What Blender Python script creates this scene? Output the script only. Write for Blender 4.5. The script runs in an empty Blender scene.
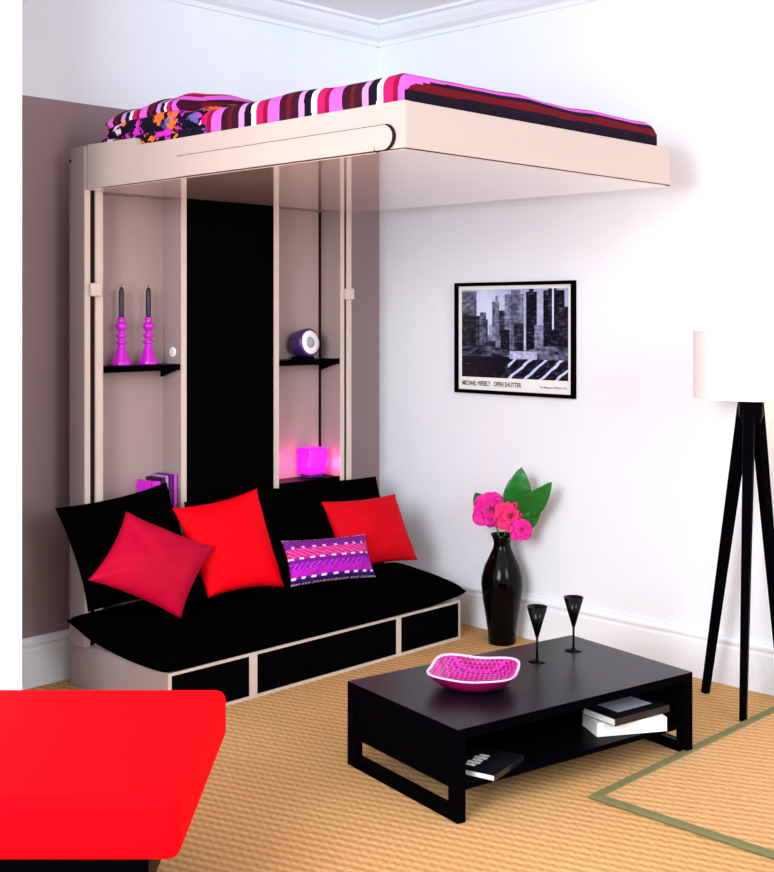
import bpy, bmesh, math, random
from mathutils import Vector, Matrix, noise
random.seed(4)
PI = math.pi
S = bpy.context.scene
COL = S.collection

# ------------------------------------------------------------------ colour / materials
def lin(c):
    return tuple((v/255/12.92 if v/255 <= .04045 else ((v/255+.055)/1.055)**2.4) for v in c)

def mat(name, rgb, rough=.5, spec=.5, metal=0, coat=0, bump=0, bscale=60, var=0, vscale=6, sheen=0, emit=None, estr=0, trans=0):
    m = bpy.data.materials.new(name); m.use_nodes = True
    nt = m.node_tree; b = nt.nodes['Principled BSDF']
    c = lin(rgb)
    b.inputs['Base Color'].default_value = (*c, 1)
    b.inputs['Roughness'].default_value = rough
    b.inputs['Specular IOR Level'].default_value = spec
    b.inputs['Metallic'].default_value = metal
    if max(rgb) < 9 and rough > .3: b.inputs['IOR'].default_value = .952
    b.inputs['Coat Weight'].default_value = coat
    b.inputs['Coat Roughness'].default_value = .08
    b.inputs['Sheen Weight'].default_value = sheen
    tc = nt.nodes.new('ShaderNodeTexCoord')
    if var:
        n = nt.nodes.new('ShaderNodeTexNoise'); n.inputs['Scale'].default_value = vscale
        n.inputs['Detail'].default_value = 5
        nt.links.new(tc.outputs['Object'], n.inputs['Vector'])
        mx = nt.nodes.new('ShaderNodeMix'); mx.data_type = 'RGBA'
        mx.inputs['A'].default_value = (*[v*(1-var) for v in c], 1)
        mx.inputs['B'].default_value = (*[min(1, v*(1+var)) for v in c], 1)
        nt.links.new(n.outputs['Fac'], mx.inputs['Factor'])
        nt.links.new(mx.outputs['Result'], b.inputs['Base Color'])
    if bump:
        n = nt.nodes.new('ShaderNodeTexNoise'); n.inputs['Scale'].default_value = bscale
        n.inputs['Detail'].default_value = 4
        nt.links.new(tc.outputs['Object'], n.inputs['Vector'])
        bp = nt.nodes.new('ShaderNodeBump'); bp.inputs['Strength'].default_value = bump
        bp.inputs['Distance'].default_value = .01
        nt.links.new(n.outputs['Fac'], bp.inputs['Height'])
        nt.links.new(bp.outputs['Normal'], b.inputs['Normal'])
    if emit:
        b.inputs['Emission Color'].default_value = (*lin(emit), 1)
        b.inputs['Emission Strength'].default_value = estr
    return m

def attr_mat(name, rough=.8, spec=.2, bump=0, bscale=200):
    m = mat(name, (128, 128, 128), rough, spec, bump=bump, bscale=bscale)
    nt = m.node_tree
    a = nt.nodes.new('ShaderNodeVertexColor'); a.layer_name = 'col'
    nt.links.new(a.outputs['Color'], nt.nodes['Principled BSDF'].inputs['Base Color'])
    return m

M = {}
M['wall'] = mat('white_plaster', (233, 238, 246), .75, .25, bump=.03, bscale=40, var=.01)
M['ceil'] = mat('ceiling_white', (246, 247, 250), .8, .2, var=.01)
M['trim'] = mat('white_gloss_trim', (235, 240, 248), .4, .4, var=.01)
M['paint'] = mat('taupe_wall_paint', (146, 124, 128), .6, .35, bump=.03, bscale=50, var=.03)
M['taupe'] = mat('taupe_lacquer', (156, 138, 137), .38, .45, var=.02)
M['taupe_in'] = mat('taupe_niche_lacquer', (166, 145, 143), .42, .4, var=.02)
M['edge'] = mat('pale_edge_band', (206, 189, 180), .35, .45, var=.01)
M['bed'] = mat('bed_lacquer', (184, 168, 161), .33, .45, var=.01)
M['under'] = mat('glossy_underside', (248, 224, 218), .05, .8, coat=1, var=.01)
M['groove'] = mat('dark_groove', (30, 14, 12), .6, .1, var=.05)
M['blackpanel'] = mat('black_panel', (3, 3, 5), .5, .08, var=.1)
M['blackgloss'] = mat('black_gloss', (2, 2, 4), .12, .14, var=.1)
M['blackwood'] = mat('black_stained_wood', (4, 3, 6), .45, .12, bump=.04, bscale=30, var=.15)
M['tabletop'] = mat('black_tabletop', (9, 9, 20), .34, .3, bump=.03, bscale=25, var=.15)
M['blackfab'] = mat('black_fabric', (2, 2, 3), .9, .03, bump=.15, bscale=90, var=.15)
M['red'] = mat('bright_red_satin', (232, 0, 18), .7, .06, bump=.06, bscale=150, sheen=0, var=.03)
M['crimson'] = mat('crimson_satin', (176, 0, 44), .6, .1, bump=.06, bscale=150, sheen=0, var=.05)
M['deepred'] = mat('deep_red_satin', (200, 0, 20), .7, .08, bump=.06, bscale=150, sheen=0, var=.04)
M['redfab'] = mat('red_daybed_fabric', (248, 0, 14), .8, .05, bump=.05, bscale=300, var=.02)
M['magenta'] = mat('magenta_glass', (190, 12, 192), .18, .5, coat=.4, var=.03)
M['candle'] = mat('black_wax', (46, 36, 50), .45, .4, var=.1)
M['wick'] = mat('wick', (28, 20, 20), .8, .1)
M['mint'] = mat('white_page', (238, 238, 236), .7, .2, var=.02)
M['purple'] = mat('purple_plastic', (58, 30, 96), .35, .5, var=.03)
M['clockwhite'] = mat('clock_face', (250, 240, 252), .4, .4, var=.01)
M['greydial'] = mat('grey_dial', (150, 165, 168), .35, .5, var=.05)
M['shade'] = mat('lamp_shade_linen', (232, 226, 226), .8, .1, bump=.03, bscale=300, emit=(255, 250, 240), estr=.06)
M['pinkshade'] = mat('magenta_lamp_shade', (235, 20, 200), .4, .4, emit=(255, 10, 225), estr=.75)
M['leaf'] = mat('green_leaf', (22, 108, 32), .4, .4, var=.35, vscale=14)
M['stem'] = mat('flower_stem', (96, 122, 56), .6, .3, var=.1)
M['petal'] = mat('pink_petal', (236, 30, 158), .6, .2, sheen=.2, var=.22, vscale=22)
M['coral'] = mat('coral_petal', (238, 44, 118), .6, .2, sheen=.2, var=.2, vscale=22)
M['socket'] = mat('white_socket', (236, 236, 238), .4, .4)
M['piping'] = mat('olive_binding', (116, 114, 78), .85, .1, bump=.3, bscale=250, var=.18, vscale=40)
M['bookpink'] = mat('magenta_book', (226, 30, 222), .45, .4, var=.04)
M['bookdark'] = mat('navy_book', (24, 12, 34), .5, .4)
M['booklilac'] = mat('lilac_book', (190, 120, 205), .5, .4)
M['bookplum'] = mat('plum_book', (84, 10, 108), .5, .4)
M['bookorchid'] = mat('orchid_book', (196, 72, 196), .5, .4)
M['magdark'] = mat('dark_cover', (20, 20, 26), .25, .5, var=.1)
M['maggrey'] = mat('grey_cover_print', (190, 192, 205), .3, .5, var=.25, vscale=18)
M['bowlout'] = mat('bowl_outside', (150, 8, 84), .2, .6, coat=.5, var=.08)
M['rim'] = mat('pale_bowl_rim', (240, 205, 240), .25, .5)
M['neck_glow'] = mat('warm_lit_neck', (150, 96, 60), .5, .4)  # orange of the warm lamplight put into the neck's colour
M['stripe'] = attr_mat('striped_cotton', .85, .12, bump=.12)
M['lumbar'] = attr_mat('woven_pattern', .8, .15, bump=.3, bscale=350)
M['print'] = attr_mat('photo_print', .25, .5)
M['ink'] = mat('black_ink', (14, 14, 18), .5, .3)
M['ink2'] = mat('grey_ink', (120, 122, 132), .5, .3)

def floral():
    m = mat('floral_cotton', (10, 8, 24), .85, .12)
    nt = m.node_tree; b = nt.nodes['Principled BSDF']
    tc = nt.nodes.new('ShaderNodeTexCoord')
    v = nt.nodes.new('ShaderNodeTexVoronoi'); v.inputs['Scale'].default_value = 17
    n = nt.nodes.new('ShaderNodeTexNoise'); n.inputs['Scale'].default_value = 40
    ad = nt.nodes.new('ShaderNodeVectorMath'); ad.operation = 'MULTIPLY_ADD'
    nt.links.new(tc.outputs['Object'], n.inputs['Vector'])
    nt.links.new(n.outputs['Color'], ad.inputs[0]); ad.inputs[1].default_value = (.09, .09, .09)
    nt.links.new(tc.outputs['Object'], ad.inputs[2]); nt.links.new(ad.outputs[0], v.inputs['Vector'])
    sp = nt.nodes.new('ShaderNodeSeparateColor'); nt.links.new(v.outputs['Color'], sp.inputs['Color'])
    r = nt.nodes.new('ShaderNodeValToRGB'); r.color_ramp.interpolation = 'CONSTANT'
    stops = [(0, (236, 108, 40)), (.26, (10, 8, 26)), (.36, (206, 40, 190)), (.62, (96, 84, 160)), (.74, (10, 8, 26)), (.84, (226, 190, 226)), (.92, (236, 90, 60))]
    e = r.color_ramp.elements; e[0].position = 0; e[0].color = (*lin(stops[0][1]), 1)
    e[1].position = stops[1][0]; e[1].color = (*lin(stops[1][1]), 1)
    for p, c in stops[2:]:
        q = e.new(p); q.color = (*lin(c), 1)
    nt.links.new(sp.outputs['Red'], r.inputs['Fac'])
    lt = nt.nodes.new('ShaderNodeMath'); lt.operation = 'LESS_THAN'; lt.inputs[1].default_value = .55
    nt.links.new(v.outputs['Distance'], lt.inputs[0])
    mx = nt.nodes.new('ShaderNodeMix'); mx.data_type = 'RGBA'
    mx.inputs['A'].default_value = (*lin((10, 8, 26)), 1)
    nt.links.new(lt.outputs[0], mx.inputs['Factor']); nt.links.new(r.outputs['Color'], mx.inputs['B'])
    nt.links.new(mx.outputs['Result'], b.inputs['Base Color'])
    return m
M['floral'] = floral()

def sisal(name, ang, base, dark, pitch=.042):
    """ribbed woven sisal: rows along direction ang (world), knobbly weave across"""
    m = mat(name, base, .9, .08)
    nt = m.node_tree; b = nt.nodes['Principled BSDF']; L = nt.links.new
    tc = nt.nodes.new('ShaderNodeTexCoord')
    mp = nt.nodes.new('ShaderNodeMapping'); mp.inputs['Rotation'].default_value = (0, 0, -ang)
    L(tc.outputs['Object'], mp.inputs['Vector'])
    w = nt.nodes.new('ShaderNodeTexWave'); w.wave_type = 'BANDS'; w.bands_direction = 'Y'
    w.inputs['Scale'].default_value = 2*PI/20/pitch; w.inputs['Distortion'].default_value = .8
    w.inputs['Detail'].default_value = 2; w.inputs['Detail Scale'].default_value = 3
    L(mp.outputs[0], w.inputs['Vector'])
    w2 = nt.nodes.new('ShaderNodeTexWave'); w2.wave_type = 'BANDS'; w2.bands_direction = 'DIAGONAL'
    w2.inputs['Scale'].default_value = 2*PI/20/.016; w2.inputs['Distortion'].default_value = 3
    L(mp.outputs[0], w2.inputs['Vector'])
    n = nt.nodes.new('ShaderNodeTexNoise'); n.inputs['Scale'].default_value = 75; n.inputs['Detail'].default_value = 3
    L(mp.outputs[0], n.inputs['Vector'])
    n2 = nt.nodes.new('ShaderNodeTexNoise'); n2.inputs['Scale'].default_value = 1.3; n2.inputs['Detail'].default_value = 2
    L(mp.outputs[0], n2.inputs['Vector'])
    def mth(op, a, bb, c=None):
        k = nt.nodes.new('ShaderNodeMath'); k.operation = op
        for i, v in enumerate((a, bb, c)):
            if v is None: continue
            if isinstance(v, (int, float)): k.inputs[i].default_value = v
            else: L(v, k.inputs[i])
        return k.outputs[0]
    h = mth('MULTIPLY_ADD', w.outputs['Fac'], .4, mth('MULTIPLY_ADD', w2.outputs['Fac'], .12, mth('MULTIPLY', n.outputs['Fac'], .6)))
    r = nt.nodes.new('ShaderNodeValToRGB')
    e = r.color_ramp.elements
    e[0].position = .2; e[0].color = (*lin(dark), 1); e[1].position = .85; e[1].color = (*lin(base), 1)
    L(h, r.inputs['Fac'])
    mx = nt.nodes.new('ShaderNodeMix'); mx.data_type = 'RGBA'; mx.blend_type = 'MULTIPLY'
    mx.inputs['Factor'].default_value = .35
    L(r.outputs['Color'], mx.inputs['A'])
    r2 = nt.nodes.new('ShaderNodeValToRGB')
    r2.color_ramp.elements[0].color = (1, .78, .62, 1); r2.color_ramp.elements[0].position = .35
    r2.color_ramp.elements[1].color = (1, 1, .9, 1); r2.color_ramp.elements[1].position = .65
    L(n2.outputs['Fac'], r2.inputs['Fac']); L(r2.outputs['Color'], mx.inputs['B'])
    L(mx.outputs['Result'], b.inputs['Base Color'])
    bp = nt.nodes.new('ShaderNodeBump'); bp.inputs['Strength'].default_value = .4; bp.inputs['Distance'].default_value = .004
    L(h, bp.inputs['Height']); L(bp.outputs['Normal'], b.inputs['Normal'])
    return m
M['sisal'] = sisal('sisal_floor', math.radians(108), (216, 174, 122), (164, 122, 76), .036)
M['mat'] = sisal('sisal_mat', math.radians(113), (218, 174, 126), (170, 124, 80), .036)

def weave():
    m = mat('magenta_weave', (200, 20, 150), .3, .5, coat=.2)
    nt = m.node_tree; b = nt.nodes['Principled BSDF']; L = nt.links.new
    tc = nt.nodes.new('ShaderNodeTexCoord')
    c = nt.nodes.new('ShaderNodeTexChecker'); c.inputs['Scale'].default_value = 85
    c.inputs['Color1'].default_value = (*lin((226, 40, 176)), 1); c.inputs['Color2'].default_value = (*lin((120, 0, 84)), 1)
    L(tc.outputs['Object'], c.inputs['Vector']); L(c.outputs['Color'], b.inputs['Base Color'])
    bp = nt.nodes.new('ShaderNodeBump'); bp.inputs['Strength'].default_value = .6; bp.inputs['Distance'].default_value = .004
    L(c.outputs['Fac'], bp.inputs['Height']); L(bp.outputs['Normal'], b.inputs['Normal'])
    return m
M['weave'] = weave()

# ------------------------------------------------------------------ helpers
def add_box(bm, x0, x1, y0, y1, z0, z1, bevel=0, seg=2):
    t = bmesh.new()
    bmesh.ops.create_cube(t, size=1)
    for v in t.verts:
        v.co = Vector(((x0+x1)/2+v.co.x*(x1-x0), (y0+y1)/2+v.co.y*(y1-y0), (z0+z1)/2+v.co.z*(z1-z0)))
    if bevel:
        bmesh.ops.bevel(t, geom=list(t.edges), offset=bevel, segments=seg, affect='EDGES', profile=.5)
    me = bpy.data.meshes.new('tmp'); t.to_mesh(me); t.free(); bm.from_mesh(me); bpy.data.meshes.remove(me)
    return bm

def box(x0, x1, y0, y1, z0, z1, bevel=0, seg=2):
    return add_box(bmesh.new(), x0, x1, y0, y1, z0, z1, bevel, seg)

def lathe(prof, cx=0, cy=0, cz=0, n=40, bm=None):
    bm = bm or bmesh.new(); rings = []
    for r, z in prof:
        if r < 1e-5: rings.append([bm.verts.new((cx, cy, cz+z))])
        else: rings.append([bm.verts.new((cx+r*math.cos(2*PI*i/n), cy+r*math.sin(2*PI*i/n), cz+z)) for i in range(n)])
    for a, b in zip(rings, rings[1:]):
        for i in range(n):
            j = (i+1) % n
            if len(a) == 1 and len(b) == 1: continue
            if len(a) == 1: bm.faces.new((a[0], b[j], b[i]))
            elif len(b) == 1: bm.faces.new((a[i], a[j], b[0]))
            else: bm.faces.new((a[i], a[j], b[j], b[i]))
    bmesh.ops.recalc_face_normals(bm, faces=bm.faces)
    return bm

def tube(pts, rad, n=10, bm=None, up=Vector((0, 0, 1)), phase=0):
    bm = bm or bmesh.new(); pts = [Vector(p) for p in pts]
    rad = rad if isinstance(rad, (list, tuple)) else [rad]*len(pts)
    rings = []
    for i, p in enumerate(pts):
        d = (pts[min(i+1, len(pts)-1)]-pts[max(i-1, 0)]).normalized()
        u = up if abs(d.dot(up)) < .95 else Vector((1, 0, 0))
        s = d.cross(u).normalized(); t = s.cross(d)
        rings.append([bm.verts.new(p+rad[i]*(s*math.cos(phase+2*PI*k/n)+t*math.sin(phase+2*PI*k/n))) for k in range(n)])
    for a, b in zip(rings, rings[1:]):
        for k in range(n): bm.faces.new((a[k], a[(k+1) % n], b[(k+1) % n], b[k]))
    bm.faces.new(rings[0][::-1]); bm.faces.new(rings[-1])
    bmesh.ops.recalc_face_normals(bm, faces=bm.faces)
    return bm

def extrude_poly(pts, axis_vec):
    bm = bmesh.new(); a = Vector(axis_vec)
    v0 = [bm.verts.new(p) for p in pts]; v1 = [bm.verts.new(Vector(p)+a) for p in pts]
    n = len(pts)
    bm.faces.new(v0); bm.faces.new(v1[::-1])
    for i in range(n): bm.faces.new((v0[i], v1[i], v1[(i+1) % n], v0[(i+1) % n]))
    bmesh.ops.recalc_face_normals(bm, faces=bm.faces)
    return bm

def obj(name, bm, m, parent=None, smooth=False, world=True, auto=False):
    """one mesh object. Vertices given in world coordinates (world=True) are moved into the parent's frame."""
    me = bpy.data.meshes.new(name)
    off = Vector((0, 0, 0))
    if world:
        if parent:
            inv = WM[parent.name].inverted()
            bm.transform(inv)
    bm.verts.ensure_lookup_table()
    if len(bm.verts):
        xs = [v.co for v in bm.verts]
        lo = Vector((min(c.x for c in xs), min(c.y for c in xs), min(c.z for c in xs)))
        hi = Vector((max(c.x for c in xs), max(c.y for c in xs), max(c.z for c in xs)))
        off = Vector(((lo.x+hi.x)/2, (lo.y+hi.y)/2, lo.z))
        bm.transform(Matrix.Translation(-off))
    bm.to_mesh(me); bm.free()
    if smooth:
        for p in me.polygons: p.use_smooth = True
    me.materials.append(m)
    o = bpy.data.objects.new(name, me); COL.objects.link(o)
    o.location = off
    if parent: o.parent = parent
    WM[o.name] = (WM[parent.name] if parent else Matrix()) @ Matrix.Translation(off)
    if auto:
        b = o.modifiers.new('edge', 'BEVEL'); b.width = auto; b.segments = 2; b.limit_method = 'ANGLE'
    return o
WM = {}

def thing(name, label, cat, loc=(0, 0, 0), rotz=0, group=None):
    o = bpy.data.objects.new(name, None); COL.objects.link(o)
    o.empty_display_size = .1
    o.location = loc; o.rotation_euler = (0, 0, rotz)
    WM[o.name] = Matrix.Translation(loc) @ Matrix.Rotation(rotz, 4, 'Z')
    return tag(o, label, cat, group)

def tag(o, label, cat, group=None):
    o['label'] = label; o['category'] = cat
    if group: o['group'] = group
    return o

def struct(name, bm, m, parent=None):
    o = obj(name, bm, m, parent)
    o['kind'] = 'structure'
    return o

def dup(root, loc, label, rotz=None):
    r = root.copy(); COL.objects.link(r); r.location = loc
    if rotz is not None: r.rotation_euler = (0, 0, rotz)
    r['label'] = label
    for ch in list(root.children):
        c = ch.copy(); COL.objects.link(c); c.parent = r
        for g in list(ch.children):
            d = g.copy(); COL.objects.link(d); d.parent = c
    return r

def pillow(corners, thick, pinch=.09, n=28, wr=.006, seed=0, power=.5, sag=0):
    """corners: p(-1,-1), p(1,-1), p(1,1), p(-1,1) in world space"""
    a, b, c, d = [Vector(p) for p in corners]
    nn = ((b-a).cross(d-a)).normalized()
    bm = bmesh.new(); G = {}
    ctr = (a+b+c+d)/4
    for s in (1, -1):
        for i in range(n+1):
            for j in range(n+1):
                edge = i in (0, n) or j in (0, n)
                if s == -1 and edge: G[s, i, j] = G[1, i, j]; continue
                u = -math.cos(PI*i/n)*.35+(-1+2*i/n)*.65; v = -math.cos(PI*j/n)*.35+(-1+2*j/n)*.65
                uu = u*(1-pinch*(1-v*v)); vv = v*(1-pinch*(1-u*u))
                p = (a*(1-uu)*(1-vv)+b*(1+uu)*(1-vv)+c*(1+uu)*(1+vv)+d*(1-uu)*(1+vv))/4
                h = thick/2*max(0, (1-u*u)*(1-v*v))**power
                w = wr*noise.noise(Vector((u*2.2+seed, v*2.2, s*3+seed)))*2*(1-max(abs(u), abs(v))**6)
                cr = wr*1.2*math.sin(9*(abs(u)-abs(v))+seed)*max(0, (abs(u)*abs(v)))**1.5*(1-max(abs(u), abs(v))**4)*2
                p = p+nn*(s*(h+w+cr))
                p.z -= sag*(1-v*v)*0
                G[s, i, j] = bm.verts.new(p)
    fc = {}
    for s in (1, -1):
        for i in range(n):
            for j in range(n):
                q = [G[s, i, j], G[s, i+1, j], G[s, i+1, j+1], G[s, i, j+1]]
                if s == -1: q = q[::-1]
                try: f = bm.faces.new(q)
                except ValueError: continue
                fc[f] = (i, j, s)
    bmesh.ops.recalc_face_normals(bm, faces=bm.faces)
    return bm, fc, n

def grid_colors(bm, fc, fn):
    lay = bm.loops.layers.float_color.new('col')
    for f, k in fc.items():
        c = (*lin(fn(*k)), 1)
        for l in f.loops: l[lay] = c

# ------------------------------------------------------------------ camera (1.5 m high, level, lens shifted down)
CAM = Vector((-4.534, -4.492, 1.5)); A = .79658
cd = bpy.data.cameras.new('camera'); cam = bpy.data.objects.new('camera', cd); COL.objects.link(cam)
cam.location = CAM; cam.rotation_euler = (PI/2, 0, -A)
cd.sensor_fit = 'HORIZONTAL'; cd.sensor_width = 36; cd.lens = 1224.5/774*36; cd.shift_y = -(436-315.2)/774
cd.clip_start = .05
S.camera = cam

# ------------------------------------------------------------------ room
CZ = 3.0
struct('floor', box(-6.5, .12, -6.5, .12, -.08, 0), M['sisal'])
struct('ceiling', box(-6.5, .12, -6.5, .12, CZ, CZ+.1), M['ceil'])
struct('wall_right', box(0, .12, -6.5, 0, 0, CZ), M['wall'])
struct('wall_back', box(-6.5, .12, 0, .12, 0, CZ), M['wall'])
struct('trim_1', box(-3.2, -.0005, -.003, 0, 0, 2.385), M['paint'])          # the painted lower part of the back wall
struct('wall_near', box(-4.6, -2.384, -.62, -.5, 0, CZ), M['wall'])
struct('light_block_left', box(-6.62, -6.5, -6.5, .12, 0, CZ), M['wall'])  # unseen wall, added to block world light from the left
# cornice: profile swept along each wall
def cornice(p0, p1, inward):
    prof = [(0, 2.895), (.012, 2.895), (.018, 2.915), (.05, 2.93), (.075, 2.96), (.085, 2.98), (.11, 2.985), (.11, 3.0), (0, 3.0)]
    iv = Vector(inward); pts = [Vector(p0)+iv*a+Vector((0, 0, z)) for a, z in prof]
    return extrude_poly(pts, Vector(p1)-Vector(p0))
struct('trim_2', cornice((-6.5, 0, 0), (0, 0, 0), (0, -1, 0)), M['trim'])
struct('trim_3', cornice((0, 0, 0), (0, -6.5, 0), (-1, 0, 0)), M['trim'])
def base(p0, p1, inward):
    prof = [(0, 0), (.02, 0), (.02, .15), (.016, .156), (.016, .166), (.022, .172), (.022, .182), (.010, .195), (.010, .2), (0, .2)]
    iv = Vector(inward); pts = [Vector(p0)+iv*a+Vector((0, 0, z)) for a, z in prof]
    return extrude_poly(pts, Vector(p1)-Vector(p0))
struct('baseboard_back', base((-3.2, -.003, 0), (-.001, -.003, 0), (0, -1, 0)), M['trim'])
struct('baseboard_right', base((0, -.025, 0), (0, -6.5, 0), (-1, 0, 0)), M['trim'])

# ------------------------------------------------------------------ wall cabinet with elevating bed
bed = thing('elevating_bed', 'taupe wall unit with niches and a raised ceiling-height bed platform', 'loft bed', (-1.16, -.17, 0))
FY = -.235; BY = -.09; TOP = 2.0
def part(name, bm, m, parent=bed, smooth=False, label=None, auto=0):
    o = obj(name, bm, m, parent, smooth=smooth, auto=auto)
    if label: o['label'] = label
    return o
part('side_panel', box(-1.900, -1.8745, FY, -.125, .181, 2.172, .002), M['taupe'])
part('edge_strip', box(-1.8985, -1.874, FY-.003, FY+.0005, .181, 1.998), M['edge'])
part('rail_slot', box(-1.8745, -1.847, -.226, -.1, .181, TOP), M['groove'], label='dark slot of the left lift rail')
part('rail', box(-1.847, -1.812, FY, -.1, .181, TOP, .002), M['edge'])
part('back_panel', box(-1.812, -1.43, -.104, BY, .181, TOP), M['taupe_in'])
part('divider', box(-1.43, -1.405, FY+.001, BY, .181, TOP), M['taupe'])
part('edge_strip', box(-1.431, -1.404, FY-.003, FY+.001, .181, TOP), M['edge'])
part('center_panel', box(-1.404, -.915, FY+.004, BY, .181, TOP), M['blackpanel'], label='tall black centre panel')
part('divider', box(-.915, -.889, FY+.001, BY, .181, TOP), M['taupe'])
part('edge_strip', box(-.916, -.888, FY-.003, FY+.001, .181, TOP), M['edge'])
part('back_panel', box(-.889, -.522, -.104, BY, .181, TOP), M['taupe_in'])
part('shadow_gap', box(-.522, -.500, -.1, BY, .181, TOP), M['groove'], label='dark vertical gap beside the right niche')
part('side_panel', box(-.500, -.478, FY+.001, BY, .181, TOP), M['taupe'])
part('edge_strip', box(-.501, -.477, FY-.003, FY+.001, .181, TOP), M['edge'])
part('rail_slot', box(-.478, -.455, -.226, -.1, .181, TOP), M['groove'], label='dark slot of the right lift rail')
part('rail', box(-.455, -.425, FY, BY, .181, TOP, .002), M['edge'])
part('top_panel', box(-1.874, -.425, -.233, BY, TOP, TOP+.02), M['taupe'])
# bolt near the post top
b = lathe([(0, 0), (.006, 0), (.006, .003), (0, .003)], n=12); b.transform(Matrix.Translation((-1.9, -.135, 2.12)) @ Matrix.Rotation(-PI/2, 4, 'Y'))
part('bolt', b, M['groove'], label='small dark bolt hole near the post top')
# shelves
SZ = 1.293
for x0, x1, z, lab in ((-1.811, -1.431, SZ, None), (-.888, -.501, SZ, None), (-1.811, -1.431, .665, None), (-.888, -.501, .73, None)):
    sh = part('shelf', box(x0, x1, -.232, -.105, z-.026, z, .002), M['blackpanel'], label='black niche shelf')
    br = extrude_poly([(x1-.001, -.105, z-.026), (x1-.001, -.215, z-.026), (x1-.001, -.105, z-.058)], (-.012, 0, 0))
    part('bracket', br, M['blackpanel'], sh)
# guide clamps
for x in (-1.857, -.455):
    part('guide_clamp', box(x-.026, x+.026, -.262, -.2385, 1.575, 1.628, .006, 3), M['edge'])
# socket on the left divider
sk = lathe([(0, 0), (.021, 0), (.021, .004), (.017, .006), (0, .006)], n=24)
sk.transform(Matrix.Translation((-1.43, -.178, 1.343)) @ Matrix.Rotation(-PI/2, 4, 'Y'))
so = part('socket', sk, M['socket'], smooth=False, label='white round socket')
for dz in (-.006, .006):
    h = lathe([(0, 0), (.003, 0), (.003, .0015), (0, .0015)], n=10); h.transform(Matrix.Translation((-1.436, -.178, 1.343+dz)) @ Matrix.Rotation(-PI/2, 4, 'Y'))
    part('socket_hole', h, M['ink2'], so)
# bed platform
XL, XR, YF, YB, ZB, ZT = -1.885, -.405, -1.975, -.2385, 2.0, 2.143
fr = part('bed_frame', bmesh.new(), M['bed'])
def into(name, bm, m, par=fr, label=None, smooth=False):
    return part(name, bm, m, par, label=label, smooth=smooth)
sb = extrude_poly([(XL, YF, ZB), (XL, YB, ZB), (XL, YB, 2.178), (XL, -.565, 2.172), (XL, -.578, 2.168), (XL, -.588, ZT), (XL, YF, ZT)], (.022, 0, 0))
into('side_board', sb, M['bed'])
into('end_board', box(XL+.001, XR, YF-.002, YF+.02, ZB+.001, ZT-.001, .001), M['bed'])
into('side_board', box(XR-.022, XR, YF+.02, YB, ZB, ZT), M['bed'])
into('head_board', box(XL+.022, XR-.022, YB-.02, YB, ZB, ZT), M['bed'])
into('underside_panel', box(XL+.008, XR-.008, YF+.01, YB-.001, ZB-.004, ZB+.012), M['under'])
# raised handle bar on the left side board, rounded at its front end
pts = []
z0, z1 = 2.001, 2.076; r = (z1-z0)/2; yc = -1.893+0
pts += [(XL, -.84, z1), (XL, -.84, z0)]
for k in range(13):
    t = -PI/2+PI*k/12
    pts.append((XL, yc-r*math.cos(t)*1.1, (z0+z1)/2+r*math.sin(t)))
into('handle_bar', extrude_poly(pts, (-.007, 0, 0)), M['bed'])
arc = [(XL-.0045, yc-(r+.001)*1.1*math.cos(t), (z0+z1)/2+(r+.001)*math.sin(t)) for t in [-PI/2+PI*k/14 for k in range(15)]]
rr = [.0015+.0042*math.sin(PI*k/14)**.7 for k in range(15)]
into('handle_grip', tube(arc, rr, 8), M['groove'], label='dark curved finger recess', smooth=True)
hk = [(XL-.006, yc+.028+.012*math.cos(t), z0+.006+.011*math.sin(t)) for t in [PI*.15-PI*k/8 for k in range(8)]]
into('handle_hook', tube(hk, .0022, 6), M['groove'], label='small dark hook')
into('handle_groove', tube([(XL-.004, -.84, z0-.001), (XL-.004, -.84, z1), (XL-.004, yc, z1)], .0024, 6), M['groove'])
into('lower_groove', tube([(XL-.001, YB-.1, ZB-.001), (XL-.001, YF, ZB-.001), (XR, YF-.002, ZB-.001), (XR, YB-.05, ZB-.001)], .0016, 6), M['groove'])

# ------------------------------------------------------------------ bedding
V_, CR, CR2, WH, BK, LI, MA, MA2 = (212, 92, 208), (180, 20, 92), (134, 6, 50), (236, 216, 230), (18, 5, 26), (192, 138, 206), (52, 8, 30), (92, 12, 34)
def stripe(v, edge=0):
    if v < 1.93:
        p = (v-1.621) % .308
        if p < .060: return V_
        if p < .095: return MA
        if p < .118: return MA2
        if p < .155: return MA
        if p < .182: return LI
        if p < .219: return BK
        if p < .247: return WH
        if p < .285: return CR
        return CR2
    if v < 1.942+edge: return V_
    if v < 1.962: return BK
    if v < 1.990: return (96, 7, 20)
    return BK
mx0, mx1, my0, my1, mzt, mzb, R_ = -1.862, -.458, -1.952, -.93, 2.244, 2.05, .05
def pathp(d, lo, hi):
    """d measured along: start below lo edge ... returns (pos, drop)"""
    L = hi-lo-2*R_; dn = mzt-mzb-R_; q = PI/2*R_
    if d < dn: return lo, R_+dn-d
    d -= dn
    if d < q: a = d/R_; return lo+R_-R_*math.cos(a), R_-R_*math.sin(a)
    d -= q
    if d < L: return lo+R_+d, 0
    d -= L
    if d < q: a = d/R_; return hi-R_+R_*math.sin(a), R_-R_*math.cos(a)
    d -= q
    return hi, R_+d
def total(lo, hi): return 2*(mzt-mzb-R_)+PI*R_+hi-lo-2*R_
bm = bmesh.new(); nx, ny = 60, 330
TX, TY = total(mx0, mx1), total(my0, my1)
G = [[None]*(ny+1) for _ in range(nx+1)]
dn = mzt-mzb-R_; q = PI/2*R_
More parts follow.
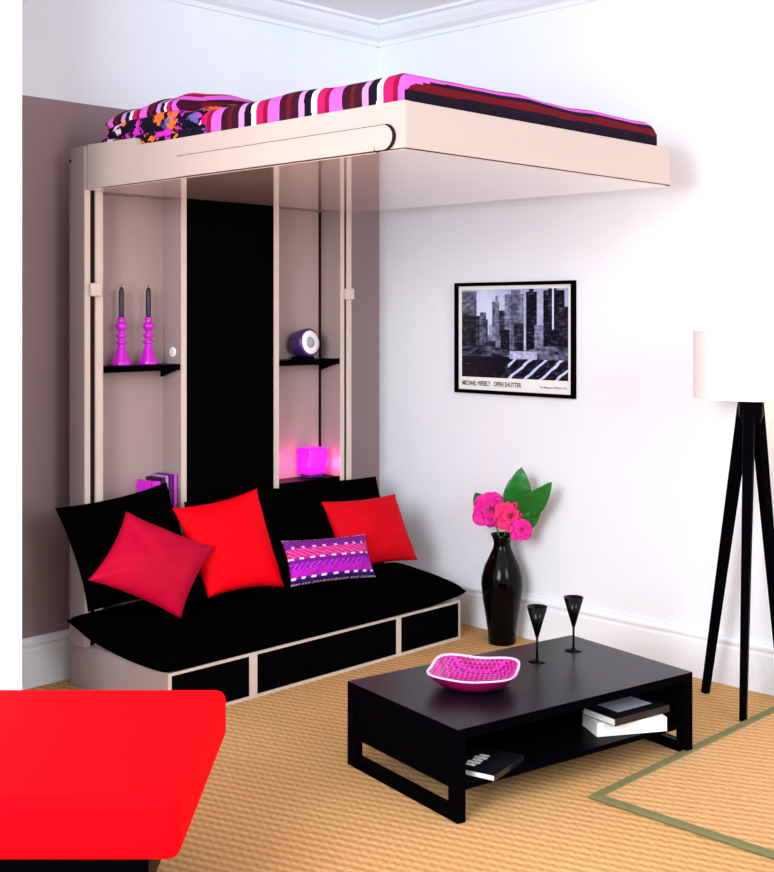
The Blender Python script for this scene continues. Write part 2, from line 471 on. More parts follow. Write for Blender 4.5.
xs = [dn*k/4 for k in range(4)]+[dn+q*k/8 for k in range(8)]+[dn+q+(TX-2*dn-2*q)*k/36 for k in range(37)]+[TX-dn-q+q*k/7 for k in range(1, 8)]+[TX-dn+dn*k/4 for k in range(1, 5)]
nx = len(xs)-1
for i in range(nx+1):
    col = []
    for j in range(ny+1):
        dy = TY*j/ny
        px, dzx = pathp(xs[i], mx0, mx1); py, dzy = pathp(dy, my0, my1)
        if dzx < R_ and dzy < R_: dz = min(R_*1.3, math.hypot(dzx, dzy)) if dzx*dzy > 0 else dzx+dzy
        else: dz = max(dzx, dzy)
        z = mzt-dz
        if dz < R_*.9:
            z += .012*noise.noise(Vector((px*3, py*3.4, 1)))+.004*noise.noise(Vector((px*9, py*9, 4)))
        w = .006*noise.noise(Vector((py*7, px*5, z*4)))
        if dzx > R_*.5: px += w
        if dzy > R_*.5: py += w*.4
        col.append(bm.verts.new((px, py, z)))
    G[i] = col
fc = {}
for i in range(nx):
    for j in range(ny):
        f = bm.faces.new((G[i][j], G[i+1][j], G[i+1][j+1], G[i][j+1])); fc[f] = (i, j)
bmesh.ops.recalc_face_normals(bm, faces=bm.faces)
vfold = -(my0+R_)                      # arc coordinate equals -y on the flat, then runs on down the foot face
def dcol(i, j):
    d = TY*(j+.5)/ny
    v = vfold+(dn+q-d)
    v += .006*noise.noise(Vector((xs[i]*2, v*3, 0)))
    k = min(nx, i); gx = G[k][0].co.x
    return stripe(v, .05*math.exp(-max(0, gx-mx0)/.05)+.006)
grid_colors(bm, fc, dcol)
mt_ = obj('mattress', box(-1.868, -.45, -1.0, -.265, 2.02, 2.205, .04, 4), M['floral'], smooth=True)
tag(mt_, 'dark flowered mattress end under the pillows on the raised bed', 'mattress')
duv = obj('duvet', bm, M['stripe'], smooth=True)
tag(duv, 'pink, maroon, black and white striped duvet spread over the raised bed', 'duvet')

bm, fc, n = pillow([(-1.885, -.955, 2.205), (-1.30, -.90, 2.25), (-1.30, -.34, 2.25), (-1.875, -.335, 2.21)], .16, .03, 30, .012, 3, .3)
fp = obj('pillow', bm, M['floral'], smooth=True)
tag(fp, 'dark pillow with orange and magenta flowers tucked below the striped pillow on the raised bed', 'pillow')
bm, fc, n = pillow([(-1.86, -.80, 2.275), (-1.25, -1.02, 2.255), (-1.15, -.36, 2.255), (-1.87, -.335, 2.25)], .16, .03, 60, .012, 7, .36)
def pcol(i, j, s):
    y = .285+(n-j)/n*.66+.02*math.sin(i/n*3)
    return stripe(y*1.12+.03)
grid_colors(bm, fc, pcol)
sp = obj('pillow', bm, M['stripe'], smooth=True)
tag(sp, 'plump striped pillow at the wall end of the raised bed, above the floral one', 'pillow')

# ------------------------------------------------------------------ sofa base
sofa = thing('sofa_base', 'low taupe sofa platform with three black drawers under the black seat mattress', 'sofa base', (-1.055, -.45, 0))
bm = box(-1.874, -.237, -.766, -.1, 0, .012)
add_box(bm, -1.874, -.237, -.766, -.1, .168, .180)
add_box(bm, -1.874, -1.860, -.766, -.1, .012, .168)
add_box(bm, -.249, -.237, -.766, -.1, .012, .168)
add_box(bm, -1.491, -1.452, -.766, -.1, .012, .168)
add_box(bm, -.664, -.634, -.766, -.1, .012, .168)
add_box(bm, -1.86, -.249, -.12, -.1, .012, .168)
obj('body', bm, M['edge'], sofa)
sd = obj('end_panel', box(-1.878, -1.874, -.764, -.1, 0, .179), M['taupe'], sofa)
for x0, x1 in ((-1.858, -1.493), (-1.450, -.666), (-.632, -.251)):
    obj('drawer', box(x0, x1, -.765, -.7, .014, .166), M['blackpanel'], sofa)

# seat mattress
bm, fc, n = pillow([(-1.905, -.785, .205), (-.230, -.80, .225), (-.165, -.27, .262), (-2.0, -.262, .312)], .165, .012, 44, .005, 11, .28)
for v in bm.verts:
    if v.co.z < .184 and v.co.y > -.775 and -1.88 < v.co.x < -.23: v.co.z = .184
for v in bm.verts:
    tt = min(1, max(0, (v.co.y+.80)/.538)); k = min(1, max(0, (-1.55-v.co.x)/.35))
    v.co.z -= .045*(tt-tt**4)*k
    if v.co.z < .184 and v.co.x > -1.88: v.co.z = .184
o = obj('seat_mattress', bm, M['blackfab'], smooth=True)
tag(o, 'long soft black seat mattress lying on the drawer platform', 'mattress')

# cushions: corners bottom-left, bottom-right, top-right, top-left
def cushion(name, cs, th, m, label, group, cat='cushion', seed=0, pinch=.09, wr=.006, yoff=0):
    bm, fc, n = pillow([(x, y+yoff, z) for x, y, z in cs], th, pinch, 30, wr, seed)
    o = obj(name, bm, m, smooth=True)
    return tag(o, label, cat, group)
bg = 'black back cushions along the sofa'
cushion('back_cushion', [(-2.009, -.438, .375), (-1.462, -.443, .364), (-1.528, -.268, .805), (-2.055, -.278, .757)], .14, M['blackfab'], 'leftmost black back cushion, its peaked corner touching the purple books', bg, seed=1, pinch=.075)
cushion('back_cushion', [(-1.548, -.457, .355), (-1.05, -.467, .331), (-.989, -.295, .742), (-1.452, -.285, .715)], .13, M['blackfab'], 'black back cushion mostly hidden behind the large bright red cushion', bg, seed=2, pinch=.05)
cushion('back_cushion', [(-1.112, -.453, .352), (-.43, -.466, .322), (-.367, -.317, .677), (-1.001, -.295, .729)], .13, M['blackfab'], 'black back cushion behind the small patterned cushion', bg, seed=5, pinch=.03)
cushion('back_cushion', [(-.914, -.40, .345), (-.277, -.405, .332), (-.287, -.262, .712), (-.83, -.26, .735)], .07, M['blackfab'], 'rearmost black back cushion at the right end, under the glowing pink lamp', bg, seed=6, pinch=.04)
rg = 'red cushions on the sofa'
cushion('throw_cushion', [(-2.106, -.594, .535), (-1.755, -.679, .346), (-1.509, -.577, .573), (-1.879, -.498, .75)], .14, M['crimson'], 'crimson cushion tipped on its corner at the left of the sofa', rg, seed=8, pinch=.1)
cushion('throw_cushion', [(-1.555, -.585, .377), (-1.159, -.593, .359), (-1.163, -.414, .758), (-1.616, -.429, .724)], .15, M['red'], 'large bright red cushion standing in the middle-left of the sofa', rg, seed=9, pinch=.09)
cushion('throw_cushion', [(-.789, -.57, .372), (-.324, -.578, .351), (-.349, -.453, .651), (-.82, -.447, .664)], .12, M['deepred'], 'red cushion leaning at the right end of the sofa by the white wall', rg, seed=10, pinch=.07)
bm, fc, n = pillow([(-1.2, -.678, .379), (-.716, -.691, .348), (-.713, -.619, .528), (-1.193, -.607, .559)], .10, .07, 60, .003, 12)
def lcol(i, j, s):
    u = i/n; v = j/n
    k = v*9.5
    dash = (u*9.0) % 1 < .45
    if v < .05 or v > .965: return (205, 170, 205) if (u*34) % 1 < .5 else (70, 20, 80)
    if v < .14: return (44, 10, 92)
    if v < .19: return (238, 220, 246) if dash else (84, 14, 132)
    if v < .36: return (204, 26, 196) if (u*22+k*2) % 1 < .6 else (120, 16, 160)
    if v < .46: return (110, 16, 156) if (u*16-k) % 1 < .5 else (186, 40, 190)
    if v < .52: return (112, 18, 140)
    if v < .565: return (240, 210, 240) if dash else (160, 20, 130)
    if v < .75: return (196, 22, 110) if (u*14+k*1.3) % 1 < .6 else (214, 84, 176)
    if v < .80: return (232, 170, 226) if ((u*9+.4) % 1) < .3 else (116, 18, 128)
    return (84, 16, 116) if (u*18+k) % 1 < .55 else (140, 30, 150)
grid_colors(bm, fc, lcol)
o = obj('throw_cushion', bm, M['lumbar'], smooth=True)
tag(o, 'small rectangular purple and pink patterned cushion with white dashes', 'cushion')

# ------------------------------------------------------------------ niche objects
def candlestick(x, y, z):
    t = thing('candlestick', 'magenta candlestick with black candle on the niche shelf, nearer the outer rail', 'candlestick', (x, y, z), 0, 'magenta candlesticks in the left niche')
    prof = [(0, 0), (.043, 0), (.044, .006), (.036, .022), (.026, .05), (.017, .078), (.0145, .084), (.022, .090), (.024, .096), (.016, .103), (.0135, .110),
            (.021, .117), (.024, .123), (.016, .131), (.0135, .138), (.021, .148), (.026, .158), (.025, .168), (.018, .176), (.014, .184), (.017, .192), (.017, .198), (.010, .198), (0, .196)]
    obj('holder', lathe(prof, n=28), M['magenta'], t, smooth=True, world=False)
    obj('candle', lathe([(0, .196), (.0095, .196), (.0112, .20), (.0112, .305), (.006, .322), (0, .324)], n=18), M['candle'], t, smooth=True, world=False)
    obj('wick', lathe([(0, .322), (.0013, .322), (.001, .336), (0, .337)], n=8), M['wick'], t, world=False)
    return t
c0 = candlestick(-1.681, -.166, SZ)
dup(c0, (-1.548, -.166, SZ), 'magenta candlestick with black candle on the niche shelf, nearer the white socket')

# disc clock
ck = thing('disc_clock', 'round purple clock with a white ring dial on the right niche shelf', 'clock', (-.675, -.165, SZ))
def disc(prof, m, name, par=ck, smooth=True, lab=None):
    b = lathe(prof, n=40)
    b.transform(Matrix.Translation((-.675, -.165, SZ+.074)) @ Matrix.Rotation(math.radians(4), 4, 'Z') @ Matrix.Rotation(PI/2-.12, 4, 'X'))
    o = obj(name, b, m, par, smooth=smooth)
    if lab: o['label'] = lab
    return o
disc([(0, -.045), (.05, -.045), (.060, -.035), (.064, .0), (.067, .03), (.067, .042), (.060, .046), (0, .046)], M['purple'], 'clock_body')
disc([(.026, .0465), (.056, .0465), (.055, .050), (.028, .050)], M['clockwhite'], 'dial', lab='white ring dial')
disc([(0, .046), (.026, .047), (.022, .052), (.012, .056), (0, .057)], M['greydial'], 'hub', lab='grey centre')
obj('foot', box(-.72, -.63, -.195, -.13, SZ, SZ+.012, .003), M['blackpanel'], ck)

# small magenta lamp
pl = thing('table_lamp', 'small glowing magenta square lamp in the right niche', 'lamp', (-.617, -.164, .73))
obj('base', box(-.657, -.577, -.2, -.128, .731, .747, .004), M['purple'], pl)
bm = box(-.675, -.559, -.214, -.114, .747, .872, .012, 4)
obj('lamp_shade', bm, M['pinkshade'], pl, smooth=True)
L = bpy.data.lights.new('niche_lamp_glow', 'POINT'); L.energy = .9; L.color = (1, .12, .45); L.shadow_soft_size = .03
lo = bpy.data.objects.new('niche_lamp_glow', L); COL.objects.link(lo); lo.location = (-.72, -.2, .79)
L = bpy.data.lights.new('niche_lamp_glow', 'POINT'); L.energy = .5; L.color = (1, .12, .45); L.shadow_soft_size = .03
lo = bpy.data.objects.new('niche_lamp_glow', L); COL.objects.link(lo); lo.location = (-.535, -.2, .79)

# books in the left niche
def book(x0, x1, h, m, lab, tilt=0, d=.105, y0=-.216):
    t = thing('book', lab, 'book', ((x0+x1)/2, y0+d/2, .665), 0, 'purple books in the left niche')
    c = .0022; w = x1-x0
    R = Matrix.Translation((w/2 if tilt < 0 else -w/2, 0, 0)) @ Matrix.Rotation(tilt, 4, 'Y') @ Matrix.Translation((-w/2 if tilt < 0 else w/2, 0, 0))
    bm = box(-w/2, -w/2+c, -d/2, d/2, 0, h); add_box(bm, w/2-c, w/2, -d/2, d/2, 0, h); add_box(bm, -w/2, w/2, -d/2, -d/2+c, 0, h)
    bm.transform(R); obj('cover', bm, m, t, world=False)
    bm = box(-w/2+c, w/2-c, -d/2+c, d/2-.003, .003, h-.004); bm.transform(R); obj('pages', bm, M['mint'], t, world=False)
    return t
book(-1.582, -1.532, .143, M['bookpink'], 'thick magenta book leaning at the left of the purple books', .12)
book(-1.5215, -1.4995, .150, M['bookdark'], 'near-black book between the magenta and lilac books')
book(-1.4985, -1.480, .156, M['booklilac'], 'thin lilac book beside the near-black one')
book(-1.479, -1.457, .160, M['bookplum'], 'dark plum book in the row of purple books')
book(-1.456, -1.434, .157, M['bookorchid'], 'orchid-pink book against the niche divider')

# ------------------------------------------------------------------ framed picture on the right wall
pic = thing('framed_picture', 'black-framed monochrome city photograph hung on the white wall', 'picture', (-.012, -.887, 1.124))
y0, y1, z0, z1 = -1.252, -.541, 1.124, 1.657; t = .017
bm = box(-.025, -.001, y0, y1, z0, z0+t, .002); add_box(bm, -.025, -.001, y0, y1, z1-t, z1, .002)
add_box(bm, -.025, -.001, y0, y0+t, z0+t, z1-t, .002); add_box(bm, -.025, -.001, y1-t, y1, z0+t, z1-t, .002)
obj('frame', bm, M['blackpanel'], pic)
paper = obj('paper', box(-.009, -.004, y0+t, y1-t, z0+t, z1-t), M['mint'], pic)
# generic skyline print: u from left (far end, y1) to right (near end, y0)
pa, pb, pc, pd = y1-.038, y0+.040, z0+.078, z1-.034
nu, nv = 190, 150
rnd = random.Random(8)
BL = []   # x0,x1,height,tone
for x0_, x1_, h_, g_ in ((0, .15, .98, 95), (0, .20, .70, 22), (.14, .26, .66, 60), (.18, .24, .74, 88), (.27, .33, .60, 150), (.30, .37, .86, 110), (.33, .36, .93, 120), (.37, .47, .76, 60), (.42, .60, .95, 120), (.48, .57, .99, 104), (.51, .60, .62, 40),
                         (.62, .72, .97, 24), (.65, .69, 1.0, 20), (.70, .80, .60, 130), (.78, .97, .98, 18), (.82, .90, 1.0, 30), (.90, 1, .80, 34), (.37, .47, .55, 14), (.26, .38, .48, 110), (.24, .33, .42, 36)):
    BL.append((x0_, x1_, h_, g_))
def city(i, j):
    u = (i+.5)/nu; v = (j+.5)/nv
    sky = 190+50*math.exp(-((u-.22)/.1)**2)-25*noise.noise(Vector((u*4, v*4, 0)))
    g = sky
    for a, b, h, t_ in BL:
        if a <= u < b and v < h:
            g = t_
            wx = ((u-a)*nu/3) % 1; wy = (v*nv/4) % 1
            if wx < .4 and wy < .5: g += 34+30*noise.noise(Vector((u*40, v*40, 2)))
            g += 30*noise.noise(Vector((u*15, v*9, a*7)))
    if v < .34+.03*math.sin(u*9):
        g = 60+70*noise.noise(Vector((u*9, v*22, 5)))
        if u > .45: g += 40
        if .47 < u < .72 and .2 < v < .31: g = 190+40*noise.noise(Vector((u*30, v*30, 1)))
        if v < .24 and u < .47-.4*(.24-v): g = 8+10*abs(noise.noise(Vector((u*20, v*20, 3))))
        if u > .45 and v < .22:
            s = (u-.45)*1.0-(v)*.9
            g = 215 if (s*7+.1*noise.noise(Vector((u*12, v*12, 0)))) % 1 < .22 else 34
    if abs(u-.865) < .008 and v > .55: g = 225
    g = max(4, min(245, g+rnd.uniform(-12, 12)))
    if v < .97: g = (g-95)*1.15+88+60*noise.noise(Vector((u*24, v*30, 9)))*(1 if g < 160 else .3)
    g = max(3, min(240, g))
    return (g*.88, g*.93, min(255, g*1.04+16))
bm = bmesh.new()
V = [[bm.verts.new((-.0098, pa+(pb-pa)*i/nu, pc+(pd-pc)*j/nv)) for j in range(nv+1)] for i in range(nu+1)]
fc = {}
for i in range(nu):
    for j in range(nv): fc[bm.faces.new((V[i][j], V[i+1][j], V[i+1][j+1], V[i][j+1]))] = (i, j)
grid_colors(bm, fc, city)
ph = obj('photo_print', bm, M['print'], paper); ph['label'] = 'grey-blue skyline and street print'
def text(body, size, y, z, m, par, width=None):
    cu = bpy.data.curves.new('lettering', 'FONT'); cu.body = body; cu.size = size; cu.offset = size*.022
    o = bpy.data.objects.new('lettering', cu); COL.objects.link(o)
    bpy.context.view_layer.update()
    me = bpy.data.meshes.new_from_object(o.evaluated_get(bpy.context.evaluated_depsgraph_get()))
    bpy.data.objects.remove(o); bm = bmesh.new(); bm.from_mesh(me); bpy.data.meshes.remove(me)
    w = max(v.co.x for v in bm.verts)
    sx = width/w if width else 1
    for v in bm.verts: v.co = Vector((-.0102, y-v.co.x*sx, z+v.co.y))
    return obj('lettering', bm, m, par)
text('MICHAEL WESELY', .031, pa-.002, z0+.038, M['ink'], paper, .178)
text('OPEN SHUTTER', .031, pa-.200, z0+.038, M['ink'], paper, .165)
text('The Museum of Modern Art', .014, pb+.162, z0+.040, M['ink2'], paper, .155)

# ------------------------------------------------------------------ floor lamp
LX, LY = -.235, -2.225
fl = thing('floor_lamp', 'tall tripod floor lamp with black legs and a white drum shade', 'lamp', (LX, LY, 0))
feet = [(-.172, -1.995), (-.380, -2.270), (-.060, -2.27)]
for fx, fy in feet:
    d = Vector((fx-LX, fy-LY, 0)).normalized()
    bm = tube([(fx, fy, 0), (LX+d.x*.030, LY+d.y*.030, 1.165)], [.0185, .029], 4, up=d, phase=PI/4)
    obj('leg', bm, M['blackwood'], fl, auto=.003)
obj('hub', lathe([(0, 1.09), (.035, 1.09), (.045, 1.12), (.045, 1.172), (0, 1.172)], LX, LY, 0, 24), M['blackwood'], fl, smooth=False)
obj('neck', lathe([(0, 1.17), (.013, 1.17), (.013, 1.27), (.02, 1.275), (.02, 1.31), (0, 1.31)], LX, LY, 0, 16), M['neck_glow'], fl, smooth=False)
obj('bulb', lathe([(0, 1.305), (.012, 1.31), (.028, 1.34), (.03, 1.36), (.02, 1.385), (0, 1.392)], LX, LY, 0, 20), mat('lamp_bulb', (255, 240, 210), .4, .3, emit=(255, 225, 180), estr=6), fl, smooth=True)
obj('lamp_shade', lathe([(.213, 1.185), (.213, 1.443), (.2105, 1.443), (.2105, 1.185), (.213, 1.185)], LX, LY, 0, 72), M['shade'], fl, smooth=False)
sp_ = obj('shade_ring', tube([(LX-.21, LY, 1.28), (LX+.21, LY, 1.28)], .002, 6), M['blackpanel'], fl)
L = bpy.data.lights.new('lamp_bulb_light', 'POINT'); L.energy = 5; L.color = (1, .78, .55); L.shadow_soft_size = .04
lo = bpy.data.objects.new('lamp_bulb_light', L); COL.objects.link(lo); lo.location = (LX, LY, 1.415)
L.use_shadow = True

# ------------------------------------------------------------------ vase, flowers, leaves
VX, VY = -.16, -.951
vz = lathe([(0, 0), (.058, 0), (.063, .006), (.066, .06), (.076, .13), (.088, .20), (.096, .265), (.094, .305), (.080, .355), (.058, .40), (.042, .435), (.038, .455), (.042, .478), (.052, .500), (.048, .500), (.034, .46), (.036, .43), (.05, .39), (0, .30)], VX, VY, 0, 48)
vase = obj('vase', vz, M['blackgloss'], smooth=True)
tag(vase, 'tall glossy black vase standing on the floor between sofa and coffee table', 'vase')
def bloom(c, R, seed, m, face=(-.6, -.65, .25)):
    bm = bmesh.new(); rd = random.Random(seed); face = Vector(face).normalized(); c = Vector(c)
    for ring, (cnt, tilt, sz) in enumerate(((5, .3, .5), (7, .75, .7), (8, 1.2, .88), (8, 1.6, .95))):
        for k in range(cnt):
            az = 2*PI*(k+rd.random()*.4)/cnt+ring; tl = tilt+rd.uniform(-.12, .12)
            u = face.orthogonal().normalized(); w = face.cross(u)
            out = u*math.cos(az)+w*math.sin(az)
            d = face*math.cos(tl)+out*math.sin(tl); side = face.cross(out).normalized(); nn = d.cross(side)
            L_ = R*sz*rd.uniform(.9, 1.1); W = L_*.5
            n1, n2 = 6, 6; g = []
            for a in range(n1+1):
                row = []
                for b_ in range(n2+1):
                    s = a/n1; x = -1+2*b_/n2
                    wd = W*math.sin(PI*min(1, .12+s*.72))**.7
                    p = c+d*(L_*s*(1-.10*x*x))+side*(x*wd)+nn*(L_*(.18*x*x-.25*s*s*(1 if ring else -.6)+.05*math.sin(5*x+seed+k)*s))
                    row.append(bm.verts.new(p))
                g.append(row)
            for a in range(n1):
                for b_ in range(n2): bm.faces.new((g[a][b_], g[a+1][b_], g[a+1][b_+1], g[a][b_+1]))
    return bm
def flower(c, R, seed, m, lab):
    t = thing('flower', lab, 'flower', (VX, VY, .42), 0, 'pink blooms in the black vase')
    obj('bloom', bloom(c, R, seed, m), m, t, smooth=True)
    c = Vector(c); e = Vector((VX+.006*(seed-2), VY+.008*(seed-2), .42))
    obj('stem', tube([e, e.lerp(c, .5)+Vector((0, 0, .02)), c+Vector((.02, .02, -.005))], .0035, 8), M['stem'], t, smooth=True)
flower((-.175, -.895, .605), .090, 1, M['petal'], 'large pink bloom at the left of the vase bouquet')
flower((-.185, -1.015, .592), .074, 2, M['coral'], 'coral-pink bloom in the middle of the bouquet')
flower((-.180, -1.075, .535), .054, 3, M['petal'], 'small pink bloom hanging lowest over the vase rim')
def leafobj(base_, tip, width, lab, curl=.02):
    a, b_ = Vector(base_), Vector(tip); d = b_-a; L_ = d.length; d.normalize()
    view = Vector((-.71, -.70, 0)); side = d.cross(view).normalized(); nn = side.cross(d)
    bm = bmesh.new(); n1, n2 = 14, 6; g = []
    for i in range(n1+1):
        s = i/n1; w = width/2*(math.sin(PI*s**.85)**.8 if 0 < s < 1 else 0)+.0006
        g.append([bm.verts.new(a+d*(L_*s)+side*(w*x)+nn*(curl*4*s*(1-s)+.25*w*abs(x)+.003*math.sin(s*25)*abs(x))) for x in [-1+2*j/n2 for j in range(n2+1)]])
    for i in range(n1):
        for j in range(n2): bm.faces.new((g[i][j], g[i+1][j], g[i+1][j+1], g[i][j+1]))
    t = thing('leaf', lab, 'leaf', (VX, VY, .42), 0, 'green leaves in the black vase')
    o = obj('blade', bm, M['leaf'], t, smooth=True)
    s_ = o.modifiers.new('thick', 'SOLIDIFY'); s_.thickness = .0012
    e = Vector((VX, VY, .43))
    obj('stem', tube([e+Vector((.005, 0, 0)), e.lerp(a, .6)+Vector((.01, 0, .01)), a+d*.01], .0028, 8), M['stem'], t, smooth=True)
leafobj((-.14, -1.00, .60), (-.15, -1.055, .812), .125, 'green leaf standing upright above the pink blooms')
leafobj((-.14, -1.03, .585), (-.15, -1.225, .762), .105, 'green leaf slanting out to the right of the blooms')
leafobj((-.13, -.87, .545), (-.13, -.765, .665), .085, 'green leaf at the left edge of the bouquet')
leafobj((-.12, -1.02, .53), (-.12, -1.145, .64), .07, 'darker green leaf low between blooms and slanting leaf')

# ------------------------------------------------------------------ coffee table
TH = .278; ta = math.radians(-10.6)
tb = thing('coffee_table', 'low black wooden coffee table with open shelf and loop legs', 'coffee table', (-1.252, -1.922, 0), ta)
hx, hy = .512, .297
def tp(name, bm, m=M['blackwood'], auto=0):
    return obj(name, bm, m, tb, world=False, auto=auto)
top = tp('table_top', box(-hx, hx, -hy, hy, TH-.030, TH-.001, .0015))
obj('top_veneer', box(-hx+.001, hx-.001, -hy+.001, hy-.001, TH-.002, TH), M['tabletop'], top, world=False).location.z = TH-.002-(TH-.030)
tp('lower_shelf', box(-hx+.03, hx-.03, -hy+.004, hy-.004, .094, .112))
tp('back_panel', box(-hx+.03, hx-.03, hy-.02, hy-.004, .112, TH-.030))
tp('side_panel', box(-hx+.006, -hx+.028, -hy+.006, hy-.006, .094, TH-.030))
tp('side_panel', box(hx-.028, hx-.006, -hy+.006, hy-.006, .094, TH-.030))
for s in (-1, 1):
    x0, x1 = (-hx, -hx+.03) if s < 0 else (hx-.03, hx)
    for y0, y1 in ((-hy, -hy+.047), (hy-.047, hy)):
        tp('leg', box(x0, x1, y0, y1, .0, TH-.0305, .001))
    tp('foot_rail', box(x0+.0005, x1-.0005, -hy+.047, hy-.047, 0, .037))
# reading matter on the lower shelf
def flatbook(x, y, z, lx, ly, h, rot, cover, lab, spine=None):
    t = thing('book', lab, 'book', tuple(WM[tb.name] @ Vector((x, y, z))), ta+rot, 'books on the table shelf')
    c = .0016
    bm = box(-lx/2, lx/2, -ly/2, ly/2, 0, c); add_box(bm, -lx/2, lx/2, -ly/2, ly/2, h-c, h); add_box(bm, -lx/2, lx/2, -ly/2, -ly/2+c, c, h-c)
    obj('cover', bm, cover, t, world=False)
    obj('pages', box(-lx/2+.002, lx/2-.003, -ly/2+c, ly/2-.004, c, h-c), M['mint'], t, world=False)
    return t
flatbook(.265, -.2145, .1125, .25, .13, .046, -.375, M['mint'], 'thick white book lying at the bottom of the right-hand stack')
t2 = flatbook(.275, -.215, .1595, .258, .15, .024, .0, M['magdark'], 'dark-covered book lying on top of the thick white book')
obj('cover_print', box(-.07, .09, -.03, .065, .0242, .0246), M['maggrey'], t2, world=False)
t3 = flatbook(-.337, -.224, .1125, .20, .15, .018, .394, M['magdark'], 'small dark book with white marks lying alone at the left of the shelf')
bm = bmesh.new()
for k in range(5):
    add_box(bm, -.065+.022*k, -.050+.022*k, .012-.004*(k % 2), .044+.006*(k % 2), .0182, .0186)
add_box(bm, -.06, .03, .024, .030, .0182, .0187)
obj('cover_print', bm, M['mint'], t3, world=False)

# glasses
def glass(x, y):
    t = thing('wine_glass', 'black stemmed glass on the coffee table, the one nearer the bowl', 'glass', (x, y, TH), 0, 'black glasses on the coffee table')
    obj('foot', lathe([(0, 0), (.032, 0), (.032, .002), (.012, .005), (.0045, .012), (0, .012)], n=32), M['blackgloss'], t, smooth=True, world=False)
    obj('stem', lathe([(0, .010), (.0045, .010), (.0038, .05), (.0048, .088), (0, .090)], n=14), M['blackgloss'], t, smooth=True, world=False)
    obj('bowl', lathe([(0, .085), (.006, .088), (.0365, .195), (.0345, .195), (.005, .094), (0, .092)], n=36), M['blackgloss'], t, smooth=True, world=False)
    return t
g0 = glass(-1.075, -1.850)
dup(g0, (-.868, -1.858, TH), 'black stemmed glass on the coffee table, the one farther from the bowl')

# bowl: rounded square with lifted corners
bw = thing('bowl', 'magenta woven-pattern bowl with a pale rim on the coffee table', 'bowl', (-1.445, -1.872, TH), math.radians(-14))
def bowl_surf(off, flip, r0, levels=12, n=72):
    bm = bmesh.new(); rings = []
    for k in range(levels+1):
        s = k/levels; ring = []
        for i in range(n):
            th = 2*PI*i/n; c4 = math.cos(th+PI/4); s4 = math.sin(th+PI/4)
            sq = 1+(.128/.150/(c4**4+s4**4)**.25-1)*s**1.5
            rad = (r0+(.172-r0)*s**.8)*sq-off*s
            z = (.0+.055*s**1.7)+.004*math.cos(4*th)*s**3+off*.9*(1-s)
            ring.append(bm.verts.new((rad*math.cos(th), rad*math.sin(th), z)))
        rings.append(ring)
    for a, b_ in zip(rings, rings[1:]):
        for i in range(n):
            f = (a[i], a[(i+1) % n], b_[(i+1) % n], b_[i]); bm.faces.new(f if not flip else f[::-1])
    bm.faces.new(rings[0] if not flip else rings[0][::-1])
    bmesh.ops.recalc_face_normals(bm, faces=bm.faces)
    return bm, [v.co.copy() for v in rings[-1]]
bo, ro = bowl_surf(0, True, .055); bi, ri = bowl_surf(.009, False, .048)
obj('bowl_outside', bo, M['bowlout'], bw, smooth=True, world=False)
o = obj('bowl_inside', bi, M['weave'], bw, smooth=True, world=False); o['label'] = 'magenta checked weave'
bm = bmesh.new(); k = len(ro)
va = [bm.verts.new(p) for p in ro]; vb = [bm.verts.new(p+Vector((0, 0, .003))) for p in ri]; vc = [bm.verts.new(p+Vector((0, 0, .005))) for p in ro]
vd = [bm.verts.new(p) for p in ri]
for i in range(k):
    j = (i+1) % k
    bm.faces.new((va[i], va[j], vc[j], vc[i])); bm.faces.new((vc[i], vc[j], vb[j], vb[i])); bm.faces.new((vb[i], vb[j], vd[j], vd[i]))
bmesh.ops.recalc_face_normals(bm, faces=bm.faces)
o = obj('rim', bm, M['rim'], bw, world=False); o['label'] = 'pale pink rim'

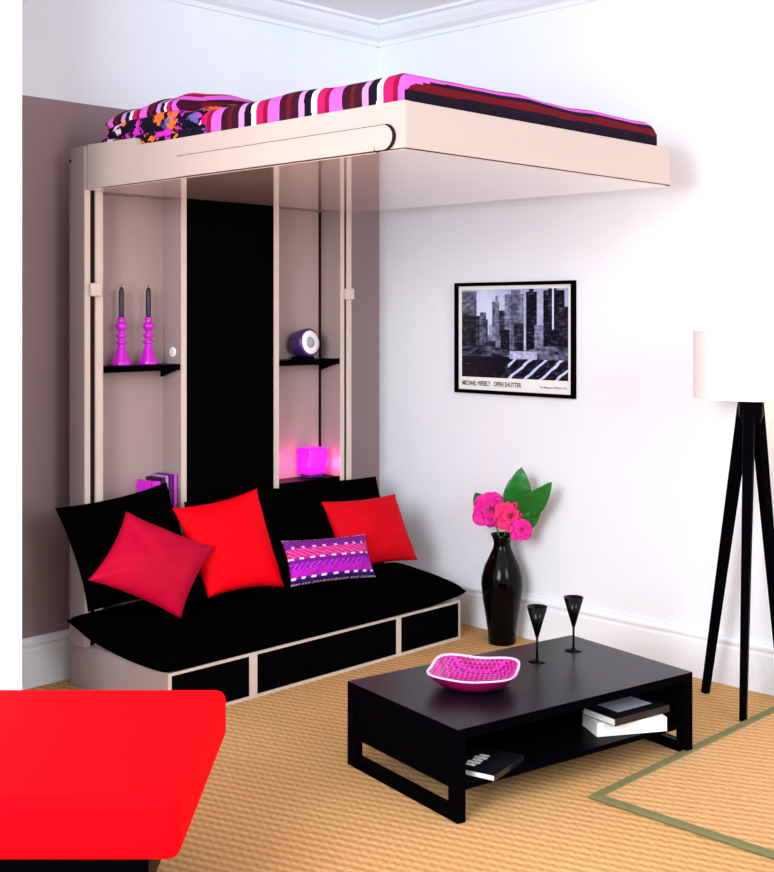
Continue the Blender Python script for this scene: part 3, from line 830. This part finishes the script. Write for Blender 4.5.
# ------------------------------------------------------------------ floor mat with olive binding
mt = thing('floor_mat', 'flat tan woven mat with olive binding lying at the right', 'mat', (-.8, -3.2, 0))
MX0, MX1, MY0, MY1 = -1.382, -.03, -4.4, -2.285
obj('mat_field', box(MX0+.03, MX1-.03, MY0+.03, MY1-.03, .0005, .009), M['mat'], mt)
for x0, x1, y0, y1 in ((MX0, MX0+.034, MY0, MY1), (MX1-.034, MX1, MY0, MY1), (MX0+.034, MX1-.034, MY1-.034, MY1), (MX0+.034, MX1-.034, MY0, MY0+.034)):
    obj('binding', box(x0, x1, y0, y1, .0005, .013, .004, 2), M['piping'], mt)['label'] = 'olive cloth binding'

# ------------------------------------------------------------------ red daybed (foreground), aligned with its own axes
fwd = Vector((math.sin(A), math.cos(A), 0)); rgt = Vector((math.cos(A), -math.sin(A), 0))
def dbp(lat, dep, z=0): return Vector((CAM.x, CAM.y, 0))+fwd*dep+rgt*lat+Vector((0, 0, z))
W, D = 1.35, .80; cl, cdp = -.452-W/2, 2.665+D/2
db = thing('daybed', 'bright red upholstered daybed on a black frame in the left foreground', 'daybed', tuple(dbp(cl, cdp)), -A)
bm = box(-W/2, W/2, -D/2, D/2, .305, .447, .030, 6)
o = obj('cushion', bm, M['redfab'], db, smooth=True, world=False)
obj('frame', box(-W/2+.06, W/2-.075, -D/2+.04, D/2-.05, .225, .304, .004), M['blackpanel'], db, world=False)
for sx in (-1, 1):
    for sy in (-1, 1):
        cx = sx*(W/2-.21); cy = sy*(D/2-.14)
        obj('leg', box(cx-.03, cx+.03, cy-.03, cy+.03, 0, .2255, .003), M['blackpanel'], db, world=False)

# ------------------------------------------------------------------ light
w = bpy.data.worlds.new('world'); S.world = w; w.use_nodes = True
w.node_tree.nodes['Background'].inputs['Color'].default_value = (.88, .94, 1, 1)
w.node_tree.nodes['Background'].inputs['Strength'].default_value = .95
def area(name, loc, target, size, sizey, e, col=(1, 1, 1)):
    L = bpy.data.lights.new(name, 'AREA'); L.shape = 'RECTANGLE'; L.size = size; L.size_y = sizey; L.energy = e; L.color = col
    o = bpy.data.objects.new(name, L); COL.objects.link(o); o.location = loc
    o.rotation_euler = (Vector(target)-Vector(loc)).to_track_quat('-Z', 'Y').to_euler()
area('window_light', (-6.0, -3.2, 2.1), (-.8, -1.0, .9), 1.8, 1.8, 200, (.9, .96, 1))
area('window_light', (-2.2, -6.2, 2.2), (-.2, -2.2, 1.6), 1.6, 1.6, 70, (.92, .97, 1))

S.view_settings.view_transform = 'Standard'; S.view_settings.look = 'None'
S.view_settings.gamma = 1; S.view_settings.use_curve_mapping = False
S.view_settings.exposure = .2
